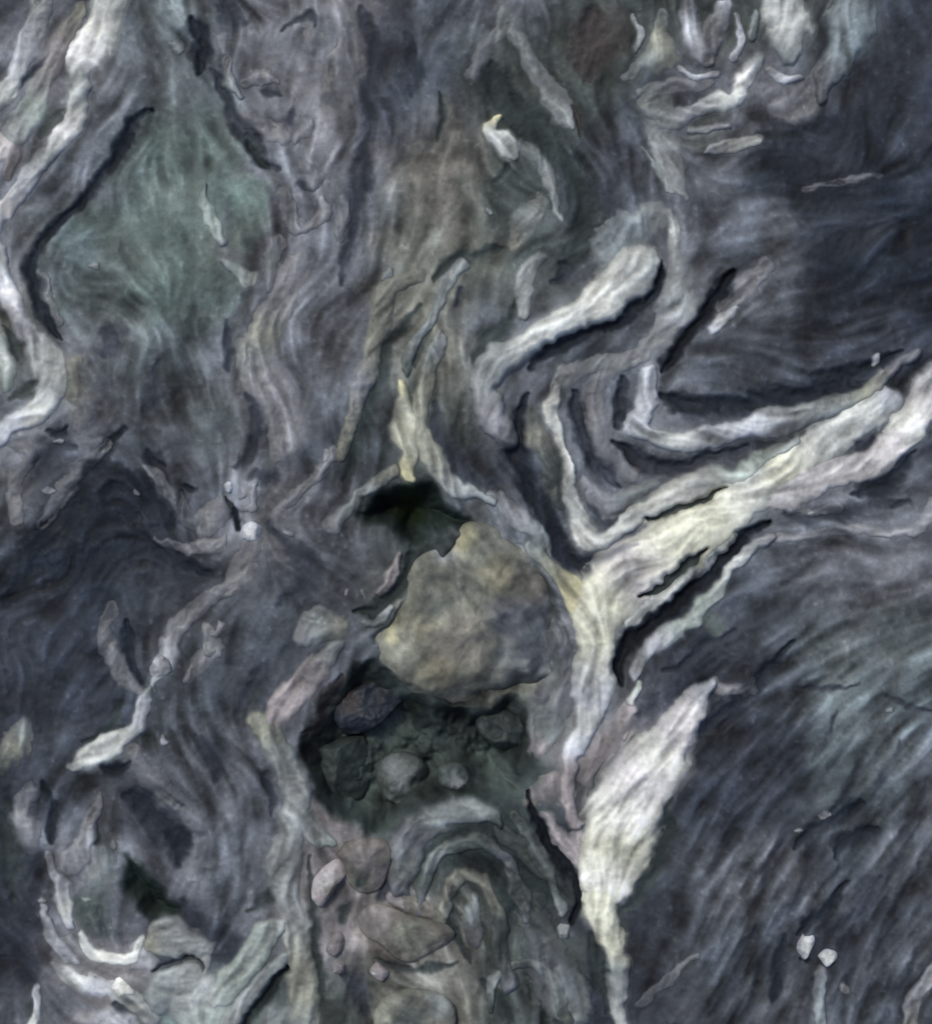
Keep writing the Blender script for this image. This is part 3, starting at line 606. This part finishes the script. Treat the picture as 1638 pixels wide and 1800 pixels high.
# ------------------------------------------------------------------ veins as bodies set into the rock
for n, (name, label, h, sl, t, cc) in enumerate(VF):
    m = t < 1.32
    if m.sum() < 12: continue
    x = PX[sl]; y = PY[sl]
    prof = np.where(t < 1, (1 - np.clip(t, 0, 1) ** 5), -(t - 1) * 3)
    off = .25
    if name == 'grey_band' or h < 1.5:
        prof = np.where(t < 1, 1 - np.clip(t, 0, 1) ** 2, -(t - 1) * 2.0); off = .08
    prof = prof - 1.6 * CUT[sl]
    z = HR[sl] + 0.001 * (h * 0.42 * prof + off + 0.35 * L1[sl] * np.clip(prof, 0, 1) + 0.5 * SP[sl] * np.clip(prof, 0, 1)) + n * 2e-6
    tone = .97 + .11 * L1[sl] + .07 * L2[sl] + .14 * BL[sl] + .10 * SP[sl] + .12 * PT[sl]
    k = (smooth(1.15, .35, t) if name == 'grey_band' or h < 1.5 else smooth(1.12, .72, t))[..., None]
    if name == 'grey_band': k = k * np.clip(.85 + .55 * PT[sl] + .25 * L1[sl] * LM[sl], .2, 1)[..., None]
    vc = C[sl] * (1 - k) + cc * tone[..., None] * k
    q4 = m[:-1, :-1] & m[1:, :-1] & m[1:, 1:] & m[:-1, 1:]
    jj, ii = np.nonzero(q4)
    w = x.shape[1]
    qs = np.stack([jj * w + ii, (jj + 1) * w + ii, (jj + 1) * w + ii + 1, jj * w + ii + 1], -1)
    used, inv = np.unique(qs, return_inverse=True); inv = inv.reshape(-1, 4)
    nv = len(used)
    top = np.stack([wx(x.ravel()[used]), wy(y.ravel()[used]), z.ravel()[used]], -1)
    bot = top.copy(); bot[:, 2] -= 0.008
    # rim walls
    e = np.concatenate([inv[:, [0, 1]], inv[:, [1, 2]], inv[:, [2, 3]], inv[:, [3, 0]]])
    key = np.sort(e, 1); kk = key[:, 0].astype(np.int64) * nv + key[:, 1]
    uq, first, cnt = np.unique(kk, return_index=True, return_counts=True)
    be = e[first[cnt == 1]]
    walls = np.stack([be[:, 1], be[:, 0], be[:, 0] + nv, be[:, 1] + nv], -1)
    allq = np.concatenate([inv, inv[:, ::-1] + nv, walls])
    col3 = vc.reshape(-1, 3)[used]
    o = make_mesh(name, np.concatenate([top, bot]), allq, np.concatenate([col3, col3]), M_VEIN)
    o.parent = rock
    if label: o['label'] = label

# ------------------------------------------------------------------ loose stones
def stone(name, label, cat, outline, h, spots, sink=0.35, group=None, seed=0, zc=None, rough=1.3, tilt=(0, 0), facets=9, fz=1.1, grow=1.0, streak=0.05):
    """outline: map points round the stone; spots: (x, y, radius, colour) with the first as the ground colour"""
    P = np.array([p[:2] for p in spline(list(outline) + [outline[0]], 5)])[:-1]
    c0 = P.mean(0)
    ang = np.arctan2(P[:, 1] - c0[1], P[:, 0] - c0[0]); rad = np.hypot(P[:, 0] - c0[0], P[:, 1] - c0[1])
    o_ = np.argsort(ang); ang = ang[o_]; rad = rad[o_]
    size = rad.mean()
    na = int(np.clip(size * 2.0, 40, 220)); nr = max(10, na // 3)
    th = np.linspace(-math.pi, math.pi, na, endpoint=False)
    R = grow * np.interp(th, np.concatenate([ang - 2 * math.pi, ang, ang + 2 * math.pi]), np.tile(rad, 3))
    ph = np.linspace(math.pi / 2, -math.pi / 2, nr + 1)[1:-1]
    TH_, PH_ = np.meshgrid(th, ph)
    rr = np.cos(PH_) ** 0.75 * R[None]
    x = c0[0] + rr * np.cos(TH_); y = c0[1] + rr * np.sin(TH_)
    zz = np.sign(np.sin(PH_)) * np.abs(np.sin(PH_)) ** 0.85 * h
    # broken faces: cut the body with a few planes
    rs = np.random.RandomState(100 + seed)
    U = np.stack([(x - c0[0]) / size, (y - c0[1]) / size, zz / h], -1)
    for k in range(facets):
        nv = rs.normal(size=3); nv[2] = abs(nv[2]) * fz + .15; nv /= np.linalg.norm(nv)
        over = U @ nv - rs.uniform(.62, .86)
        over = np.where(over > 0, over * .82, 0)
        U = U - over[..., None] * nv
    x = c0[0] + U[..., 0] * size; y = c0[1] + U[..., 1] * size; zz = U[..., 2] * h
    lo = np.where(PH_ < 0, 333.0, 0.0)
    nz = fbm(x + seed * 97, y + lo, size * .8, seed + 2, 4)
    nz2 = fbm(x - seed * 31, y - lo, size * .25 + 4, seed + 11, 3)
    nz = nz * np.cos(PH_) ** .3
    zz = zz * (1 + 0.30 * rough * nz) + np.sign(PH_) * (0.10 * rough * nz2) * h
    x = x + (x - c0[0]) * 0.05 * nz; y = y + (y - c0[1]) * 0.05 * nz
    zz = zz + tilt[0] * (x - c0[0]) * S - tilt[1] * (y - c0[1]) * S
    if zc is None:
        zc = float(np.mean(bil(HR, P[:, 0], P[:, 1]))) + h * (1 - 2 * sink)
    co = np.stack([wx(x), wy(y), zz], -1).reshape(-1, 3)
    top = np.array([[wx(float(x[0].mean())), wy(float(y[0].mean())), float(zz[0].mean())]]); bot = np.array([[wx(float(x[-1].mean())), wy(float(y[-1].mean())), float(zz[-1].mean())]])
    co = np.concatenate([co, top, bot])
    base = np.array([wx(c0[0]), wy(c0[1]), zc])
    co[:, :2] -= base[:2]
    n0 = len(ph)
    idn = np.arange(n0 * na).reshape(n0, na); nxt = np.roll(idn, -1, 1)
    qd = np.stack([idn[:-1], nxt[:-1], nxt[1:], idn[1:]], -1).reshape(-1, 4)[:, ::1]
    me = bpy.data.meshes.new(name)
    it, ib = n0 * na, n0 * na + 1
    faces = qd.tolist() + [(it, int(nxt[0, k]), int(idn[0, k])) for k in range(na)] + [(ib, int(idn[-1, k]), int(nxt[-1, k])) for k in range(na)]
    me.from_pydata(co.tolist(), [], faces)
    me.polygons.foreach_set('use_smooth', np.ones(len(me.polygons), bool))
    sx = np.concatenate([x.ravel(), [c0[0]] * 2]); sy = np.concatenate([y.ravel(), [c0[1]] * 2])
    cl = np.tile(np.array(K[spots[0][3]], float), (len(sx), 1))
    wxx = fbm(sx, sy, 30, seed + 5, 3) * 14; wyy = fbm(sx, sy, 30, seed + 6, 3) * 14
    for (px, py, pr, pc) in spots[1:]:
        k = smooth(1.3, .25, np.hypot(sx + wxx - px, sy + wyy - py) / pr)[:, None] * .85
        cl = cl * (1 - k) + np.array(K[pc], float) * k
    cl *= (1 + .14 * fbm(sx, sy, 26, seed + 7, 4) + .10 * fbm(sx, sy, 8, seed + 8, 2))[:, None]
    cl *= (1 + streak * bil(L1, sx, sy) + streak * bil(L2, sx, sy))[:, None]
    put_colour(me, cl); me.materials.append(M_STONE); me.update()
    o = bpy.data.objects.new(name, me); col.objects.link(o)
    o.location = base
    o['label'] = label; o['category'] = cat
    if group: o['group'] = group
    return o

def ell(x, y, rx, ry, ang=0, seed=1, jit=.12):
    rs = np.random.RandomState(seed); a = math.radians(ang); out_ = []
    for k in range(10):
        t = 2 * math.pi * k / 10; s = 1 + rs.uniform(-jit, jit)
        ex, ey = rx * s * math.cos(t), ry * s * math.sin(t)
        out_.append((x + ex * math.cos(a) - ey * math.sin(a), y + ex * math.sin(a) + ey * math.cos(a)))
    return out_

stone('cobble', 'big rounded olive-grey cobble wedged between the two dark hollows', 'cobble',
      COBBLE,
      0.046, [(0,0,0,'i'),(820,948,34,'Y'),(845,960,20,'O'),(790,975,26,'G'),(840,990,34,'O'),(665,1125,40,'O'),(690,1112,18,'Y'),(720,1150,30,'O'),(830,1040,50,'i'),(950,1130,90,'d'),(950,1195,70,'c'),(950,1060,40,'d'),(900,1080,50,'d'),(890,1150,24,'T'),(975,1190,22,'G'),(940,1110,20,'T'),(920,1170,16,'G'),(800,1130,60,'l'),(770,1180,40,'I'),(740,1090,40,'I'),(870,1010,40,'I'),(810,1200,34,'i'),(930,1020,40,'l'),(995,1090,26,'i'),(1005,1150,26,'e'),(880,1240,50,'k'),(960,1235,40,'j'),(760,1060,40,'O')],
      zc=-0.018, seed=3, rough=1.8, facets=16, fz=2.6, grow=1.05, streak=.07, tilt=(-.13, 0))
stone('stone', 'round pale grey stone in the bottom of the dark hollow', 'stone', [(655,1352),(690,1330),(735,1336),(752,1368),(735,1405),(700,1424),(668,1400)], 0.020, [(0,0,0,'j'),(700,1362,36,'T')], sink=.45, seed=5, facets=6, rough=1.6)
stone('pebble', 'tiny grey pebble with a white tip right of the pale round stone', 'pebble', ell(797,1366,28,26,0,4), 0.013, [(0,0,0,'j'),(797,1374,16,'G')], sink=.3, seed=6, facets=2)
stone('stone', 'dark blue-grey stone under the upper left rim of the hollow', 'stone', ell(645,1238,70,44,-35,7), 0.024, [(0,0,0,'b'),(665,1205,24,'c'),(610,1235,22,'B')], seed=7, zc=-0.034, facets=8, rough=1.8)
stone('stone', 'big dark green rounded lump at the left of the hollow', 'stone', ell(592,1350,58,74,10,8), 0.026, [(0,0,0,'J'),(575,1310,26,'k')], seed=8, zc=-0.044, facets=3, rough=1.2)
stone('stone', 'dark teal lumpy stone under the cobble at the right of the hollow', 'stone', ell(885,1285,56,40,15,9,.2), 0.022, [(0,0,0,'J'),(930,1265,22,'j'),(880,1290,22,'k')], seed=9, zc=-0.028, facets=4, rough=1.3)
stone('stone', 'pinkish white elongated stone right of the vertical band', 'stone', [(548,1580),(552,1545),(580,1515),(615,1500),(612,1530),(590,1562),(565,1595)], 0.012, [(0,0,0,'R'),(572,1540,30,'P'),(590,1560,14,'i')], sink=.44, seed=12, facets=3, fz=2.6, streak=.08)
stone('stone', 'pink-brown angular stone just below the dark hollow', 'stone', [(590,1500),(610,1478),(650,1472),(688,1482),(682,1530),(668,1562),(635,1570),(612,1548),(606,1520)], 0.012, [(0,0,0,'l'),(640,1495,40,'m'),(620,1550,20,'O'),(668,1540,22,'m'),(635,1545,14,'k')], sink=.44, seed=13, facets=3, fz=2.6, streak=.08)
stone('stone', 'tan tongue-shaped stone at the bottom centre', 'stone', [(622,1600),(645,1585),(680,1592),(735,1610),(785,1625),(805,1655),(800,1685),(760,1697),(705,1688),(665,1658),(635,1638)], 0.012, [(0,0,0,'l'),(660,1615,40,'m'),(720,1640,40,'i'),(740,1680,36,'i'),(715,1625,20,'O')], sink=.44, seed=14, facets=3, fz=2.6, streak=.08)
stone('stone', 'round greenish tan stone at the bottom edge', 'stone', [(655,1790),(672,1755),(715,1738),(765,1742),(795,1765),(800,1800),(770,1830),(700,1835),(660,1820)], 0.012, [(0,0,0,'i'),(780,1760,30,'T'),(720,1790,36,'j'),(675,1775,24,'O')], sink=.44, seed=15, facets=3, fz=2.6, streak=.08)
stone('pebble', 'small pinkish white pebble below the tan stone', 'pebble', ell(664,1708,20,16,30,16), 0.010, [(0,0,0,'R'),(660,1706,10,'P')], sink=.5, seed=16)
stone('pebble', 'small mauve pebble left of the tan stone', 'pebble', ell(592,1660,18,24,20,17), 0.010, [(0,0,0,'m'),(590,1650,10,'R')], sink=.5, seed=17)
stone('pebble', 'tiny grey-white pebble beside the vertical band near the bottom', 'pebble', ell(596,1700,13,13,0,18), 0.007, [(0,0,0,'R')], sink=.5, seed=18)
stone('pebble', 'tiny white pebble alone in the dark green rock, bottom right of centre', 'pebble', ell(990,1638,14,15,30,19), 0.007, [(0,0,0,'G')], sink=.5, seed=19)
stone('quartz_chip', 'bright white quartz chip beside a black crack on the left', 'quartz chip', ell(443,935,22,17,-20,20,.18), 0.008, [(0,0,0,'L'),(440,935,12,'Q')], sink=.5, seed=20)
stone('quartz_chip', 'tiny white chip at the head of the black crack on the left', 'quartz chip', ell(404,856,11,10,0,21), 0.005, [(0,0,0,'L')], sink=.5, seed=21)
stone('quartz_chip', 'bright white quartz chip in the lilac lower left corner', 'quartz chip', [(186,1724),(205,1716),(225,1732),(238,1748),(215,1756),(195,1744)], 0.008, [(0,0,0,'W'),(205,1732,14,'Q')], sink=.5, seed=22)
stone('quartz_chip', 'left of two white chips near the bottom right', 'quartz chip', [(1398,1680),(1402,1656),(1418,1634),(1432,1650),(1424,1672),(1412,1690)], 0.007, [(0,0,0,'L'),(1412,1665,12,'W')], sink=.5, seed=23)
stone('quartz_chip', 'right of two white chips near the bottom right', 'quartz chip', [(1436,1680),(1458,1664),(1478,1678),(1462,1692),(1452,1700)], 0.007, [(0,0,0,'L'),(1455,1678,12,'W')], sink=.5, seed=24)
stone('pebble', 'lumpy pale lilac pebble above the forked white vein', 'pebble', [(260,1165),(275,1146),(298,1158),(304,1180),(290,1202),(274,1196),(262,1180)], 0.010, [(0,0,0,'f'),(272,1165,14,'L'),(283,1192,12,'L')], sink=.6, seed=25)
stone('pebble', 'small pale pebble right of the lumpy lilac pebble', 'pebble', ell(367,1142,15,14,0,26), 0.007, [(0,0,0,'G')], sink=.6, seed=26)
